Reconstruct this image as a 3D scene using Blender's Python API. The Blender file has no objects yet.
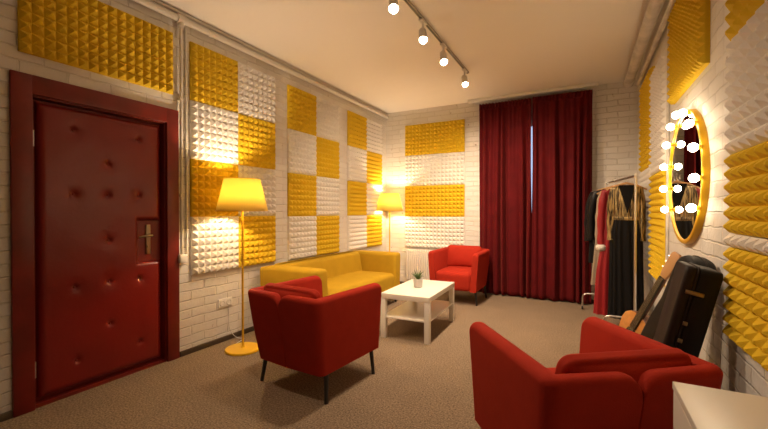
import bpy, bmesh, math, random
from mathutils import Vector, Matrix
random.seed(7)
PI = math.pi
col = bpy.context.scene.collection
sc = bpy.context.scene

# ---------------------------------------------------------------- materials
def new_mat(name):
    m = bpy.data.materials.new(name); m.use_nodes = True
    nt = m.node_tree
    return m, nt, nt.nodes['Principled BSDF']

def mat(name, rgb, rough=.6, metal=0, bump=None, var=0, vscale=8, sheen=0, spec=.5, coat=0):
    """plain procedural material: base colour with optional noise variation and noise bump (scale, distance)"""
    m, nt, b = new_mat(name)
    b.inputs['Base Color'].default_value = (*rgb, 1)
    b.inputs['Roughness'].default_value = rough
    b.inputs['Metallic'].default_value = metal
    b.inputs['Specular IOR Level'].default_value = spec
    if sheen:
        b.inputs['Sheen Weight'].default_value = sheen
        b.inputs['Sheen Roughness'].default_value = .4
        b.inputs['Sheen Tint'].default_value = (min(1, rgb[0]*2+.1), min(1, rgb[1]*2+.05), min(1, rgb[2]*2+.03), 1)
    if coat:
        b.inputs['Coat Weight'].default_value = coat
        b.inputs['Coat Roughness'].default_value = .2
    tc = nt.nodes.new('ShaderNodeTexCoord')
    if var:
        n = nt.nodes.new('ShaderNodeTexNoise'); n.inputs['Scale'].default_value = vscale
        n.inputs['Detail'].default_value = 5
        r = nt.nodes.new('ShaderNodeValToRGB')
        r.color_ramp.elements[0].position = .3; r.color_ramp.elements[1].position = .7
        r.color_ramp.elements[0].color = (*[c*(1-var) for c in rgb], 1)
        r.color_ramp.elements[1].color = (*[min(1, c*(1+var)) for c in rgb], 1)
        nt.links.new(tc.outputs['Object'], n.inputs['Vector'])
        nt.links.new(n.outputs['Fac'], r.inputs['Fac'])
        nt.links.new(r.outputs['Color'], b.inputs['Base Color'])
    if bump:
        n = nt.nodes.new('ShaderNodeTexNoise'); n.inputs['Scale'].default_value = bump[0]
        n.inputs['Detail'].default_value = 3
        bp = nt.nodes.new('ShaderNodeBump'); bp.inputs['Distance'].default_value = bump[1]
        bp.inputs['Strength'].default_value = 1
        nt.links.new(tc.outputs['Object'], n.inputs['Vector'])
        nt.links.new(n.outputs['Fac'], bp.inputs['Height'])
        nt.links.new(bp.outputs['Normal'], b.inputs['Normal'])
    return m

def brick_mat(name, axis):
    """white painted brick: the relief is in the bump, mortar joints are a little darker"""
    m, nt, b = new_mat(name)
    geo = nt.nodes.new('ShaderNodeNewGeometry'); sep = nt.nodes.new('ShaderNodeSeparateXYZ')
    nt.links.new(geo.outputs['Position'], sep.inputs[0])
    cmb = nt.nodes.new('ShaderNodeCombineXYZ')
    nt.links.new(sep.outputs['Y' if axis == 'x' else 'X'], cmb.inputs[0])
    nt.links.new(sep.outputs['Z'], cmb.inputs[1])
    wob = nt.nodes.new('ShaderNodeTexNoise'); wob.inputs['Scale'].default_value = 6; wob.inputs['Detail'].default_value = 4
    nt.links.new(geo.outputs['Position'], wob.inputs['Vector'])
    sub = nt.nodes.new('ShaderNodeVectorMath'); sub.operation = 'SUBTRACT'; sub.inputs[1].default_value = (.5, .5, .5)
    nt.links.new(wob.outputs['Color'], sub.inputs[0])
    scl = nt.nodes.new('ShaderNodeVectorMath'); scl.operation = 'SCALE'; scl.inputs['Scale'].default_value = .03
    nt.links.new(sub.outputs[0], scl.inputs[0])
    add = nt.nodes.new('ShaderNodeVectorMath'); add.operation = 'ADD'
    nt.links.new(cmb.outputs[0], add.inputs[0]); nt.links.new(scl.outputs[0], add.inputs[1])
    br = nt.nodes.new('ShaderNodeTexBrick')
    br.inputs['Scale'].default_value = 1; br.inputs['Brick Width'].default_value = .25
    br.inputs['Row Height'].default_value = .076; br.inputs['Mortar Size'].default_value = .006
    br.inputs['Mortar Smooth'].default_value = .6
    br.inputs['Color1'].default_value = (.80, .77, .72, 1); br.inputs['Color2'].default_value = (.74, .70, .64, 1)
    br.inputs['Mortar'].default_value = (.73, .69, .62, 1)
    nt.links.new(add.outputs[0], br.inputs['Vector'])
    # sparse chips where the paint has come off
    ch = nt.nodes.new('ShaderNodeTexNoise'); ch.inputs['Scale'].default_value = 14; ch.inputs['Detail'].default_value = 8
    nt.links.new(geo.outputs['Position'], ch.inputs['Vector'])
    rr = nt.nodes.new('ShaderNodeValToRGB'); rr.color_ramp.elements[0].position = .69; rr.color_ramp.elements[1].position = .74
    nt.links.new(ch.outputs['Fac'], rr.inputs['Fac'])
    mx = nt.nodes.new('ShaderNodeMix'); mx.data_type = 'RGBA'
    nt.links.new(rr.outputs['Color'], mx.inputs['Factor']); nt.links.new(br.outputs['Color'], mx.inputs['A'])
    mx.inputs['B'].default_value = (.42, .33, .25, 1)
    nt.links.new(mx.outputs['Result'], b.inputs['Base Color'])
    fine = nt.nodes.new('ShaderNodeTexNoise'); fine.inputs['Scale'].default_value = 22; fine.inputs['Detail'].default_value = 6
    nt.links.new(geo.outputs['Position'], fine.inputs['Vector'])
    inv = nt.nodes.new('ShaderNodeMath'); inv.operation = 'MULTIPLY_ADD'; inv.inputs[1].default_value = -1.0; inv.inputs[2].default_value = 1
    nt.links.new(br.outputs['Fac'], inv.inputs[0])
    sm = nt.nodes.new('ShaderNodeMath'); sm.operation = 'MULTIPLY_ADD'; sm.inputs[1].default_value = .55
    nt.links.new(fine.outputs['Fac'], sm.inputs[0]); nt.links.new(inv.outputs[0], sm.inputs[2])
    bp = nt.nodes.new('ShaderNodeBump'); bp.inputs['Distance'].default_value = .006; bp.inputs['Strength'].default_value = 1
    nt.links.new(sm.outputs[0], bp.inputs['Height']); nt.links.new(bp.outputs['Normal'], b.inputs['Normal'])
    b.inputs['Roughness'].default_value = .55
    return m

def emit(name, rgb, s):
    m, nt, b = new_mat(name)
    b.inputs['Base Color'].default_value = (*rgb, 1)
    b.inputs['Emission Color'].default_value = (*rgb, 1); b.inputs['Emission Strength'].default_value = s
    return m

def shade_mat():
    m, nt, b = new_mat('yellow_lampshade_cloth')
    out = nt.nodes['Material Output']
    b.inputs['Base Color'].default_value = (.90, .73, .22, 1); b.inputs['Roughness'].default_value = .8
    tr = nt.nodes.new('ShaderNodeBsdfTranslucent'); tr.inputs['Color'].default_value = (.98, .83, .28, 1)
    mx = nt.nodes.new("ShaderNodeMixShader"); mx.inputs[0].default_value = .24
    nt.links.new(b.outputs[0], mx.inputs[1]); nt.links.new(tr.outputs[0], mx.inputs[2])
    nt.links.new(mx.outputs[0], out.inputs['Surface'])
    return m

def carpet_mat():
    m, nt, b = new_mat('tan_carpet')
    geo = nt.nodes.new('ShaderNodeNewGeometry')
    n1 = nt.nodes.new('ShaderNodeTexNoise'); n1.inputs['Scale'].default_value = 95; n1.inputs['Detail'].default_value = 3
    n2 = nt.nodes.new('ShaderNodeTexNoise'); n2.inputs['Scale'].default_value = 3; n2.inputs['Detail'].default_value = 4
    for n in (n1, n2): nt.links.new(geo.outputs['Position'], n.inputs['Vector'])
    r = nt.nodes.new('ShaderNodeValToRGB'); r.color_ramp.elements[0].position = .35; r.color_ramp.elements[1].position = .65
    r.color_ramp.elements[0].color = (.15, .105, .068, 1); r.color_ramp.elements[1].color = (.38, .275, .185, 1)
    nt.links.new(n1.outputs['Fac'], r.inputs['Fac'])
    mx = nt.nodes.new('ShaderNodeMix'); mx.data_type = 'RGBA'; mx.blend_type = 'MULTIPLY'; mx.inputs['Factor'].default_value = .35
    nt.links.new(r.outputs['Color'], mx.inputs['A']); nt.links.new(n2.outputs['Color'], mx.inputs['B'])
    hs = nt.nodes.new('ShaderNodeHueSaturation'); hs.inputs['Saturation'].default_value = .0
    nt.links.new(n2.outputs['Color'], hs.inputs['Color']); nt.links.new(hs.outputs['Color'], mx.inputs['B'])
    nt.links.new(mx.outputs['Result'], b.inputs['Base Color'])
    bp = nt.nodes.new('ShaderNodeBump'); bp.inputs['Distance'].default_value = .004; bp.inputs['Strength'].default_value = .8
    nt.links.new(n1.outputs['Fac'], bp.inputs['Height']); nt.links.new(bp.outputs['Normal'], b.inputs['Normal'])
    b.inputs['Roughness'].default_value = .95; b.inputs['Specular IOR Level'].default_value = .15
    return m

def gold_mat():
    m, nt, b = new_mat('gold_brocade')
    tc = nt.nodes.new('ShaderNodeTexCoord')
    mp = nt.nodes.new('ShaderNodeMapping'); mp.inputs['Scale'].default_value = (9, 9, .8)
    n = nt.nodes.new('ShaderNodeTexNoise'); n.inputs['Scale'].default_value = 10; n.inputs['Detail'].default_value = 7; n.inputs['Distortion'].default_value = .25
    nt.links.new(tc.outputs['Object'], mp.inputs[0]); nt.links.new(mp.outputs[0], n.inputs['Vector'])
    r = nt.nodes.new('ShaderNodeValToRGB'); r.color_ramp.elements[0].position = .40; r.color_ramp.elements[1].position = .58
    r.color_ramp.elements[0].color = (.025, .018, .012, 1); r.color_ramp.elements[1].color = (.42, .30, .13, 1)
    nt.links.new(n.outputs['Fac'], r.inputs['Fac']); nt.links.new(r.outputs['Color'], b.inputs['Base Color'])
    b.inputs['Metallic'].default_value = .55; b.inputs['Roughness'].default_value = .35
    return m

M = dict(
    brickx=brick_mat('white_painted_brick_side', 'x'), bricky=brick_mat('white_painted_brick_end', 'y'),
    ceil=mat('cream_ceiling_paint', (.91, .87, .80), .8, bump=(5, .004)),
    carpet=carpet_mat(),
    base=mat('brown_skirting', (.075, .05, .03), .5),
    redwood=mat('red_stained_wood', (.17, .010, .006), .35, var=.25, vscale=5),
    leather=mat('red_leather', (.21, .009, .006), .33, bump=(60, .0008), spec=.5),
    leatherflat=mat('red_leather_patch', (.19, .010, .006), .38),
    darkgap=mat('dark_recess', (.012, .004, .003), .7),
    brass=mat('aged_brass', (.30, .23, .15), .4, 1),
    chrome=mat('chrome', (.78, .76, .73), .3, 1),
    yfoam=mat('yellow_foam', (.74, .50, .025), .85, bump=(140, .0015), spec=.2),
    wfoam=mat('white_foam', (.82, .79, .74), .85, bump=(140, .0015), spec=.2),
    pipe=mat('cream_painted_pipe', (.70, .65, .57), .45, bump=(20, .002)),
    gpipe=mat('grey_painted_pipe', (.64, .59, .52), .5, bump=(20, .003), var=.2),
    rednub=mat('red_wool_fabric', (.37, .022, .009), .85, bump=(260, .0015), sheen=.15, var=.06, vscale=12, spec=.2),
    blackmetal=mat('black_metal', (.015, .014, .014), .4),
    yfab=mat('yellow_sofa_fabric', (.47, .285, .016), .85, bump=(240, .0014), sheen=.2, var=.05, vscale=9, spec=.2),
    ymetal=mat('yellow_enamel', (.80, .46, .012), .3, spec=.5),
    shade=shade_mat(),
    velvet=mat('dark_red_velvet', (.10, .003, .005), .8, sheen=.45, bump=(90, .001), var=.15, vscale=6, spec=.2),
    whitepaint=mat('white_lacquer', (.80, .76, .69), .32),
    whiteplastic=mat('white_plastic', (.80, .78, .73), .35),
    pot=mat('grey_ceramic', (.55, .52, .48), .6),
    soil=mat('potting_soil', (.05, .035, .02), .9),
    leaf=mat('succulent_green', (.09, .16, .05), .5, var=.3, vscale=30),
    mirror=mat('silvered_glass', (.93, .93, .93), .01, 1),
    yframe=mat('yellow_frame_paint', (.72, .40, .015), .35),
    bulb=emit('frosted_bulb_glow', (1, .80, .54), 17),
    lampbulb=emit('floor_lamp_bulb_glow', (1, .77, .54), 400),
    spotface=emit('spot_lens_glow', (1, .86, .66), 30),
    spotbody=mat('white_spot_housing', (.72, .68, .62), .4),
    track=mat('grey_track', (.40, .35, .28), .4, .3),
    blackcloth=mat('black_cloth', (.007, .006, .006), .8, bump=(120, .0006), spec=.2),
    leatherjkt=mat('black_leather', (.006, .005, .005), .45, spec=.25),
    redcloth=mat('bright_red_cloth', (.27, .005, .009), .6, sheen=.2),
    whitefur=mat('cream_fur', (.72, .66, .58), .95, bump=(70, .012)),
    beige=mat('beige_cloth', (.30, .23, .16), .8),
    gold=gold_mat(),
    hanger=mat('light_wood_hanger', (.55, .30, .12), .45),
    spruce=mat('amber_spruce', (.50, .20, .045), .3, var=.15, vscale=20, coat=.4),
    mahog=mat('mahogany', (.13, .045, .02), .35),
    ebony=mat('ebony', (.02, .014, .01), .4),
    maple=mat('maple_headstock', (.45, .24, .10), .4),
    strings=mat('steel_strings', (.7, .65, .55), .3, 1),
    casecloth=mat('black_case_vinyl', (.005, .004, .004), .55, bump=(110, .0006), spec=.3),
    caseedge=mat('brown_black_binding', (.014, .008, .007), .55, bump=(110, .0006), spec=.3),
    glass=None,
)
g, nt, b = new_mat('window_pane_glass'); b.inputs['Transmission Weight'].default_value = 1; b.inputs['Roughness'].default_value = 0
b.inputs['IOR'].default_value = 1.45; M['glass'] = g

# ---------------------------------------------------------------- mesh helpers
class MB:
    """collects geometry and links it as ONE mesh object"""
    def __init__(s): s.v = []; s.f = []
    def add(s, vs, fs, mtx=None):
        o = len(s.v)
        for p in vs:
            p = Vector(p)
            s.v.append(mtx @ p if mtx is not None else p)
        s.f += [[i+o for i in q] for q in fs]
        return s
    def box(s, x0, x1, y0, y1, z0, z1, mtx=None):
        vs = [(x, y, z) for z in (z0, z1) for y in (y0, y1) for x in (x0, x1)]
        return s.add(vs, [(0, 2, 3, 1), (4, 5, 7, 6), (0, 1, 5, 4), (2, 6, 7, 3), (0, 4, 6, 2), (1, 3, 7, 5)], mtx)
    def rbox(s, x0, x1, y0, y1, z0, z1, r, seg=3, n=4, fn=None, mtx=None):
        """rounded box; fn(u,v,w, p) -> p moves points, u,v,w in -1..1"""
        c = Vector(((x0+x1)/2, (y0+y1)/2, (z0+z1)/2)); h = Vector(((x1-x0)/2, (y1-y0)/2, (z1-z0)/2))
        def coords(hh):
            rr = min(r, hh*.98)
            out = [-hh + rr*(1-math.cos(k*PI/4/seg)/math.cos(0)) if 0 else -hh + rr*(math.tan(k*PI/4/seg)) for k in range(seg)]
            inner = [-(hh-rr) + 2*(hh-rr)*k/n for k in range(n+1)]
            return out + inner + [-t for t in reversed(out)]
        cs = [coords(h[i]) for i in range(3)]
        key = {}; vs = []; fs = []
        def vid(p):
            k = tuple(round(t, 6) for t in p)
            if k not in key:
                q = Vector([max(-(h[i]-min(r, h[i]*.98)), min(h[i]-min(r, h[i]*.98), p[i])) for i in range(3)])
                d = Vector(p) - q
                rr = [min(r, h[i]*.98) for i in range(3)]
                # on the box surface: one axis at full extent
                if d.length > 1e-9:
                    dn = Vector([d[i]/rr[i] for i in range(3)]); dn.normalize()
                    d = Vector([dn[i]*rr[i] for i in range(3)])
                w = q + d
                if fn: w = Vector(fn(p[0]/h[0], p[1]/h[1], p[2]/h[2], w))
                key[k] = len(vs); vs.append(w + c)
            return key[k]
        for ax in range(3):
            a, b_ = [(1, 2), (2, 0), (0, 1)][ax]
            for sg in (-1, 1):
                A, B = cs[a], cs[b_]
                for i in range(len(A)-1):
                    for j in range(len(B)-1):
                        q = []
                        for (ii, jj) in ((i, j), (i+1, j), (i+1, j+1), (i, j+1)):
                            p = [0, 0, 0]; p[ax] = sg*h[ax]; p[a] = A[ii]; p[b_] = B[jj]; q.append(vid(p))
                        fs.append(q if sg > 0 else q[::-1])
        return s.add(vs, fs, mtx)
    def tube(s, pts, r, n=10, cap=True, mtx=None):
        pts = [Vector(p) for p in pts]; rs = r if isinstance(r, (list, tuple)) else [r]*len(pts)
        vs = []; fs = []; prev = None
        for i, p in enumerate(pts):
            t = (pts[min(i+1, len(pts)-1)] - pts[max(i-1, 0)]).normalized()
            if prev is None:
                a = t.orthogonal().normalized()
            else:
                a = (prev - t*prev.dot(t)); a = a.normalized() if a.length > 1e-6 else t.orthogonal().normalized()
            prev = a; b_ = t.cross(a)
            for k in range(n):
                an = 2*PI*k/n; vs.append(p + (a*math.cos(an) + b_*math.sin(an))*rs[i])
        for i in range(len(pts)-1):
            for k in range(n):
                fs.append((i*n+k, i*n+(k+1) % n, (i+1)*n+(k+1) % n, (i+1)*n+k))
        if cap: fs.append(tuple(range(n))[::-1]); fs.append(tuple((len(pts)-1)*n+k for k in range(n)))
        return s.add(vs, fs, mtx)
    def lathe(s, prof, n=32, mtx=None, cap=True):
        vs = []; fs = []
        for (r, z) in prof:
            for k in range(n): vs.append((r*math.cos(2*PI*k/n), r*math.sin(2*PI*k/n), z))
        for i in range(len(prof)-1):
            for k in range(n): fs.append((i*n+k, i*n+(k+1) % n, (i+1)*n+(k+1) % n, (i+1)*n+k))
        if cap:
            if prof[0][0] > 1e-6: fs.append(tuple(range(n))[::-1])
            if prof[-1][0] > 1e-6: fs.append(tuple((len(prof)-1)*n+k for k in range(n)))
        return s.add(vs, fs, mtx)
    def sphere(s, c, r, n=16, mtx=None):
        prof = [(r*math.sin(PI*k/(n//2)), -r*math.cos(PI*k/(n//2))) for k in range(n//2+1)]
        m = Matrix.Translation(c)
        return s.lathe([(max(p[0], 1e-5), p[1]) for p in prof], n, (mtx @ m) if mtx is not None else m, cap=False)
    def extrude(s, outline, z0, z1, bev=.006, mtx=None, dome=0):
        """outline: CCW list of (x,y); extruded along z with a bevelled edge"""
        n = len(outline); cx = sum(p[0] for p in outline)/n; cy = sum(p[1] for p in outline)/n
        def inset(d):
            out = []
            for i in range(n):
                a = Vector(outline[i-1]); b_ = Vector(outline[i]); c = Vector(outline[(i+1) % n])
                t = (c-a).normalized(); out.append((b_.x - t.y*d, b_.y + t.x*d))
            return out
        rings = [(inset(bev), z0), (inset(bev*.3), z0+bev*.3), (outline, z0+bev), (outline, z1-bev), (inset(bev*.3), z1-bev*.3), (inset(bev), z1)]
        vs = []; fs = []
        for o, z in rings: vs += [(p[0], p[1], z) for p in o]
        for i in range(len(rings)-1):
            for k in range(n): fs.append((i*n+k, i*n+(k+1) % n, (i+1)*n+(k+1) % n, (i+1)*n+k))
        c0 = len(vs); vs += [(cx, cy, z0), (cx, cy, z1+dome)]
        for k in range(n):
            fs.append((c0, (k+1) % n, k)); fs.append((c0+1, (len(rings)-1)*n+k, (len(rings)-1)*n+(k+1) % n))
        return s.add(vs, fs, mtx)
    def build(s, name, material, parent=None, smooth=True, angle=40):
        me = bpy.data.meshes.new(name); me.from_pydata([tuple(v) for v in s.v], [], s.f); me.validate()
        bm = bmesh.new(); bm.from_mesh(me); bmesh.ops.remove_doubles(bm, verts=bm.verts, dist=1e-6)
        bmesh.ops.recalc_face_normals(bm, faces=bm.faces)
        if smooth:
            for f in bm.faces: f.smooth = True
            for e in bm.edges:
                if len(e.link_faces) == 2 and e.calc_face_angle(0) > math.radians(angle): e.smooth = False
        bm.to_mesh(me); bm.free()
        me.materials.append(material)
        o = bpy.data.objects.new(name, me); col.objects.link(o)
        if parent: o.parent = parent
        return o

def tag(o, label=None, cat=None, group=None, kind=None):
    if label: o['label'] = label
    if cat: o['category'] = cat
    if group: o['group'] = group
    if kind: o['kind'] = kind
    return o
def empty(name, loc, rz=0):
    o = bpy.data.objects.new(name, None); col.objects.link(o); o.location = loc; o.rotation_euler = (0, 0, rz)
    o.empty_display_size = .1
    return o
def copy_tree(o, parent=None):
    c = o.copy(); col.objects.link(c); c.parent = parent
    for ch in list(o.children): copy_tree(ch, c)
    return c
def struct(o, label=None, cat=None):
    o['kind'] = 'structure'
    if label: o['label'] = label
    if cat: o['category'] = cat
    return o

# ---------------------------------------------------------------- room
XL, YB, XR, ZC, YF = -3.0, 5.766, .585, 2.88, -1.6
DY0, DY1, DZ = 1.045, 1.915, 1.945      # door opening
struct(MB().box(XL-.2, XR+.2, YF-.2, YB+.2, -.1, 0).build('floor', M['carpet'], smooth=False), 'tan brown short pile carpet floor', 'floor')
struct(MB().box(XL-.2, XR+.2, YF-.2, YB+.2, ZC, ZC+.1).build('ceiling', M['ceil'], smooth=False), 'smooth cream painted ceiling', 'ceiling')
w = MB().box(XL-.2, XL, YF, DY0, 0, ZC).box(XL-.2, XL, DY1, YB, 0, ZC).box(XL-.2, XL, DY0, DY1, DZ, ZC)
struct(w.build('wall_left', M['brickx'], smooth=False), 'white painted brick wall with red door', 'wall')
struct(MB().box(XR, XR+.2, YF, YB, 0, ZC).build('wall_right', M['brickx'], smooth=False), 'white painted brick wall with mirror', 'wall')
WX0, WX1, WZ0, WZ1 = -1.20, -.12, .75, 2.50
w = MB().box(XL-.2, WX0, YB, YB+.2, 0, ZC).box(WX1, XR+.2, YB, YB+.2, 0, ZC).box(WX0, WX1, YB, YB+.2, 0, WZ0).box(WX0, WX1, YB, YB+.2, WZ1, ZC)
struct(w.build('wall_back', M['bricky'], smooth=False), 'white painted brick end wall behind curtains', 'wall')
struct(MB().box(XL-.2, XR+.2, YF-.2, YF, 0, ZC).build('wall_front', M['bricky'], smooth=False), 'white painted brick wall behind the camera', 'wall')
w = MB().rbox(XL, XL+.018, YF, .958, 0, .045, .004, 2, 1).rbox(XL, XL+.018, 2.012, YB, 0, .045, .004, 2, 1)
struct(w.build('baseboard_left', M['base']), 'low dark brown skirting along the left wall', 'baseboard')
struct(MB().rbox(XR-.018, XR, YF, YB, 0, .045, .004, 2, 1).build('baseboard_right', M['base']), 'low dark brown skirting along the right wall', 'baseboard')
struct(MB().rbox(XL+.018, XR-.018, YB-.018, YB, 0, .045, .004, 2, 1).build('baseboard_back', M['base']), 'low dark brown skirting along the end wall', 'baseboard')
# window behind the curtains
wn = struct(empty('window_1', ((WX0+WX1)/2, YB+.1, WZ0)), 'window glimpsed through the gap between the curtains', 'window')
hw = (WX1-WX0)/2; hh = WZ1-WZ0
f = MB().box(-hw, -hw+.06, -.03, .03, 0, hh).box(hw-.06, hw, -.03, .03, 0, hh).box(-hw, hw, -.03, .03, 0, .06).box(-hw, hw, -.03, .03, hh-.06, hh)
f.box(.22, .27, -.03, .03, 0, hh)
f.build('window_frame', M['whitepaint'], wn, smooth=False)
MB().box(-hw+.05, hw-.05, -.004, .004, .05, hh-.05).build('pane', M['glass'], wn, smooth=False)

# door
dr = struct(empty('door_1', (XL, (DY0+DY1)/2, 0)), 'padded dark red leather door with buttons in a red wooden frame', 'door')
def D(mb): # world coords -> local of the door empty
    off = Vector((XL, (DY0+DY1)/2, 0))
    mb.v = [v-off for v in mb.v]; return mb
f = MB()
f.rbox(XL-.0, XL+.025, .958, 1.060, 0, 2.052, .004, 2, 1).rbox(XL-.0, XL+.025, 1.900, 2.002, 0, 2.052, .004, 2, 1).rbox(XL, XL+.0245, 1.056, 1.904, 1.935, 2.052, .004, 2, 1)
D(f).build('architrave', M['redwood'], dr)
f = MB()
f.box(XL-.19, XL-.12, DY0, DY1, 0, DZ)  # unseen backing panel added behind the leaf to block leaking sky light
f.box(XL-.12, XL+.004, DY0, 1.066, 0, DZ).box(XL-.12, XL+.004, 1.890, DY1, 0, DZ).box(XL-.12, XL+.004, 1.066, 1.890, 1.925, DZ).box(XL-.12, XL, 1.066, 1.890, 0, .022)
D(f).build('jamb_with_light_stop', M['redwood'], dr, smooth=False)
lf = D(MB().box(XL-.085, XL-.045, 1.072, 1.884, .026, 1.918)).build('leaf', M['leatherflat'], dr, smooth=False)
# padded upholstery: a height field with dimples at the buttons
BT = [(1.285, 1.765), (1.703, 1.768), (1.492, 1.558), (1.285, 1.337), (1.492, 1.337), (1.702, 1.340), (1.494, 1.014),
      (1.287, .712), (1.496, .716), (1.704, .708), (1.500, .413), (1.295, .219), (1.708, .219)]
PY0, PY1, PZ0, PZ1 = 1.090, 1.874, .045, 1.905
PX0 = XL-.045
NY, NZ = 116, 270
def patch(y, z): # the lock cut-out, negative inside
    return max(1.700-y, z-1.150, .828-z)
def pad_h(y, z):
    e = min(y-PY0, PY1-y, z-PZ0, PZ1-z)
    t = min(max(e/.045, 0), 1); h = .036*math.sqrt(max(0, 1-(1-t)**2))
    pd = patch(y, z)
    if pd < .03:
        t = min(max(pd/.03, 0), 1); h = min(h, .036*math.sqrt(max(0, 1-(1-t)**2)))
    for (by, bz) in BT:
        d = math.hypot(y-by, z-bz)
        if d < .16:
            an = math.atan2(z-bz, y-by)
            h -= .015*math.exp(-(d/.017)**2) + .006*math.exp(-(d/.05)**2)
            # short gathers radiating from the button
            h -= .0014*math.exp(-(d/.045)**2)*(.5+.5*math.cos(an*5+by*40+bz*13))*min(1, d/.012)
    h += .0012*math.sin(y*19+z*5)*math.sin(z*13-y*7)*(1 if h > .02 else 0)
    return max(h, -.0)
mb = MB(); vs = []; fs = []
for j in range(NZ+1):
    z = PZ0+(PZ1-PZ0)*j/NZ
    for i in range(NY+1):
        y = PY0+(PY1-PY0)*i/NY; vs.append((PX0+pad_h(y, z), y, z))
for j in range(NZ):
    for i in range(NY):
        y = PY0+(PY1-PY0)*(i+.5)/NY; z = PZ0+(PZ1-PZ0)*(j+.5)/NZ
        if patch(y, z) < -.004: continue
        a = j*(NY+1)+i; fs.append((a, a+1, a+NY+2, a+NY+1))
pad = D(mb.add(vs, fs)).build('padding', M['leather'], dr, angle=80)
for (by, bz) in BT:
    m = Matrix.Translation((PX0+.017, by, bz)) @ Matrix.Rotation(PI/2, 4, 'Y')
    off = Matrix.Translation(-Vector((XL, (DY0+DY1)/2, 0)))
    MB().lathe([(.001, .004), (.005, .003), (.008, 0), (.008, -.006)][::-1], 14, off @ m).build('button', M['leather'], pad)
hd = D(MB().rbox(PX0, PX0+.010, 1.766, 1.802, .885, 1.115, .004, 2, 1)).build('handle_plate', M['brass'], lf)
h = MB().tube([(PX0+.008, 1.786, 1.030), (PX0+.055, 1.786, 1.030)], .009, 10)
h.tube([(PX0+.052, 1.790, 1.030), (PX0+.058, 1.76, 1.030), (PX0+.056, 1.72, 1.027), (PX0+.050, 1.690, 1.022)], [.009, .010, .009, .007], 10)
D(h).build('lever_handle', M['brass'], lf)
D(MB().tube([(PX0+.009, 1.784, .945), (PX0+.016, 1.784, .945)], .011, 12)).build('keyhole', M['brass'], lf)
for z in (1.675, .23):
    D(MB().tube([(XL-.030, 1.076, z-.05), (XL-.030, 1.076, z+.05)], .009, 10)).build('hinge', M['chrome'], dr)

# ---------------------------------------------------------------- foam tiles
def foam_mesh(wd, ht, nu, nv, base=.022, hgt=.030):
    """a tile in local xz, facing +y, origin at its lower-left-back corner"""
    mb = MB(); vs = []; fs = []
    du, dv = wd/nu, ht/nv
    grid = {}
    def P(x, y, z):
        vs.append((x, y, z)); return len(vs)-1
    for i in range(nu+1):
        for j in range(nv+1): grid[i, j] = P(i*du, base, j*dv)
    for i in range(nu):
        for j in range(nv):
            # a small flat tip keeps the highlight soft
            cx, cz = (i+.5)*du, (j+.5)*dv; t = .08
            q = [P(cx-du*t, base+hgt, cz-dv*t), P(cx+du*t, base+hgt, cz-dv*t), P(cx+du*t, base+hgt, cz+dv*t), P(cx-du*t, base+hgt, cz+dv*t)]
            c = [grid[i, j], grid[i+1, j], grid[i+1, j+1], grid[i, j+1]]
            fs.append(q)
            for k in range(4): fs.append((c[k], c[(k+1) % 4], q[(k+1) % 4], q[k]))
    b0, b1, b2, b3 = P(0, 0, 0), P(wd, 0, 0), P(wd, 0, ht), P(0, 0, ht)
    fs.append((b0, b3, b2, b1))
    fs.append([b0, b1]+[grid[i, 0] for i in range(nu, -1, -1)])
    fs.append([b2, b3]+[grid[i, nv] for i in range(nu+1)])
    fs.append([b3, b0]+[grid[0, j] for j in range(nv+1)])
    fs.append([b1, b2]+[grid[nu, j] for j in range(nv, -1, -1)])
    mb.add(vs, fs)
    return mb
CN = {'y': 'yellow', 'w': 'white'}
foam_cache = {}
def foam(wall, u, z, c, label, group, wd=.5, ht=.5, nu=8, nv=8):
    k = (c, wd, ht, nu, nv)
    g_ = .002
    if k not in foam_cache:
        o = foam_mesh(wd-g_, ht-g_, nu, nv).build('foam_tile', M[c+'foam'], smooth=False); foam_cache[k] = o
    else:
        o = foam_cache[k].copy(); col.objects.link(o)
    # left wall: local x runs along -Y; back: local x along -X ; right: along +Y
    if wall == 'left':  o.location = (XL, u+wd-g_, z); o.rotation_euler = (0, 0, -PI/2)
    if wall == 'back':  o.location = (u+wd-g_, YB, z); o.rotation_euler = (0, 0, PI)
    if wall == 'right': o.location = (XR, u, z); o.rotation_euler = (0, 0, PI/2)
    tag(o, label, 'foam tile', group)
    return o
ROW = ['top', 'second', 'third', 'bottom']
for pi, (y0, z0, pn) in enumerate(((2.117, .672, 'wall panel behind near lamp'), (3.328, .660, 'middle panel on left wall'), (4.565, .655, 'last left wall panel'))):
    for r_ in range(4):
        for c_ in range(2):
            cc = 'yw'[(r_+c_) % 2]
            foam('left', y0+c_*.5, z0+(3-r_)*.5, cc, f"{CN[cc]} foam tile, {ROW[r_]} row, {['door','curtain'][c_]} side half of {pn}", 'checkered foam tiles on the left wall')
for c_ in range(2):
    foam('left', 1.0+c_*.48, 2.178, 'y', f"yellow pyramid foam tile above the red door, {['far left in the photo','the one nearer the pipe'][c_]}", 'foam tiles above the door', wd=.48)
for r_ in range(4):
    for c_ in range(2):
        cc = 'ywyw'[r_]
        foam('back', -2.633+c_*.5, .631+(3-r_)*.5, cc, f"{CN[cc]} pyramid foam tile, {ROW[r_]} row, {['lamp','curtain'][c_]} side half of the end wall panel", 'striped foam tiles on the end wall')
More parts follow.
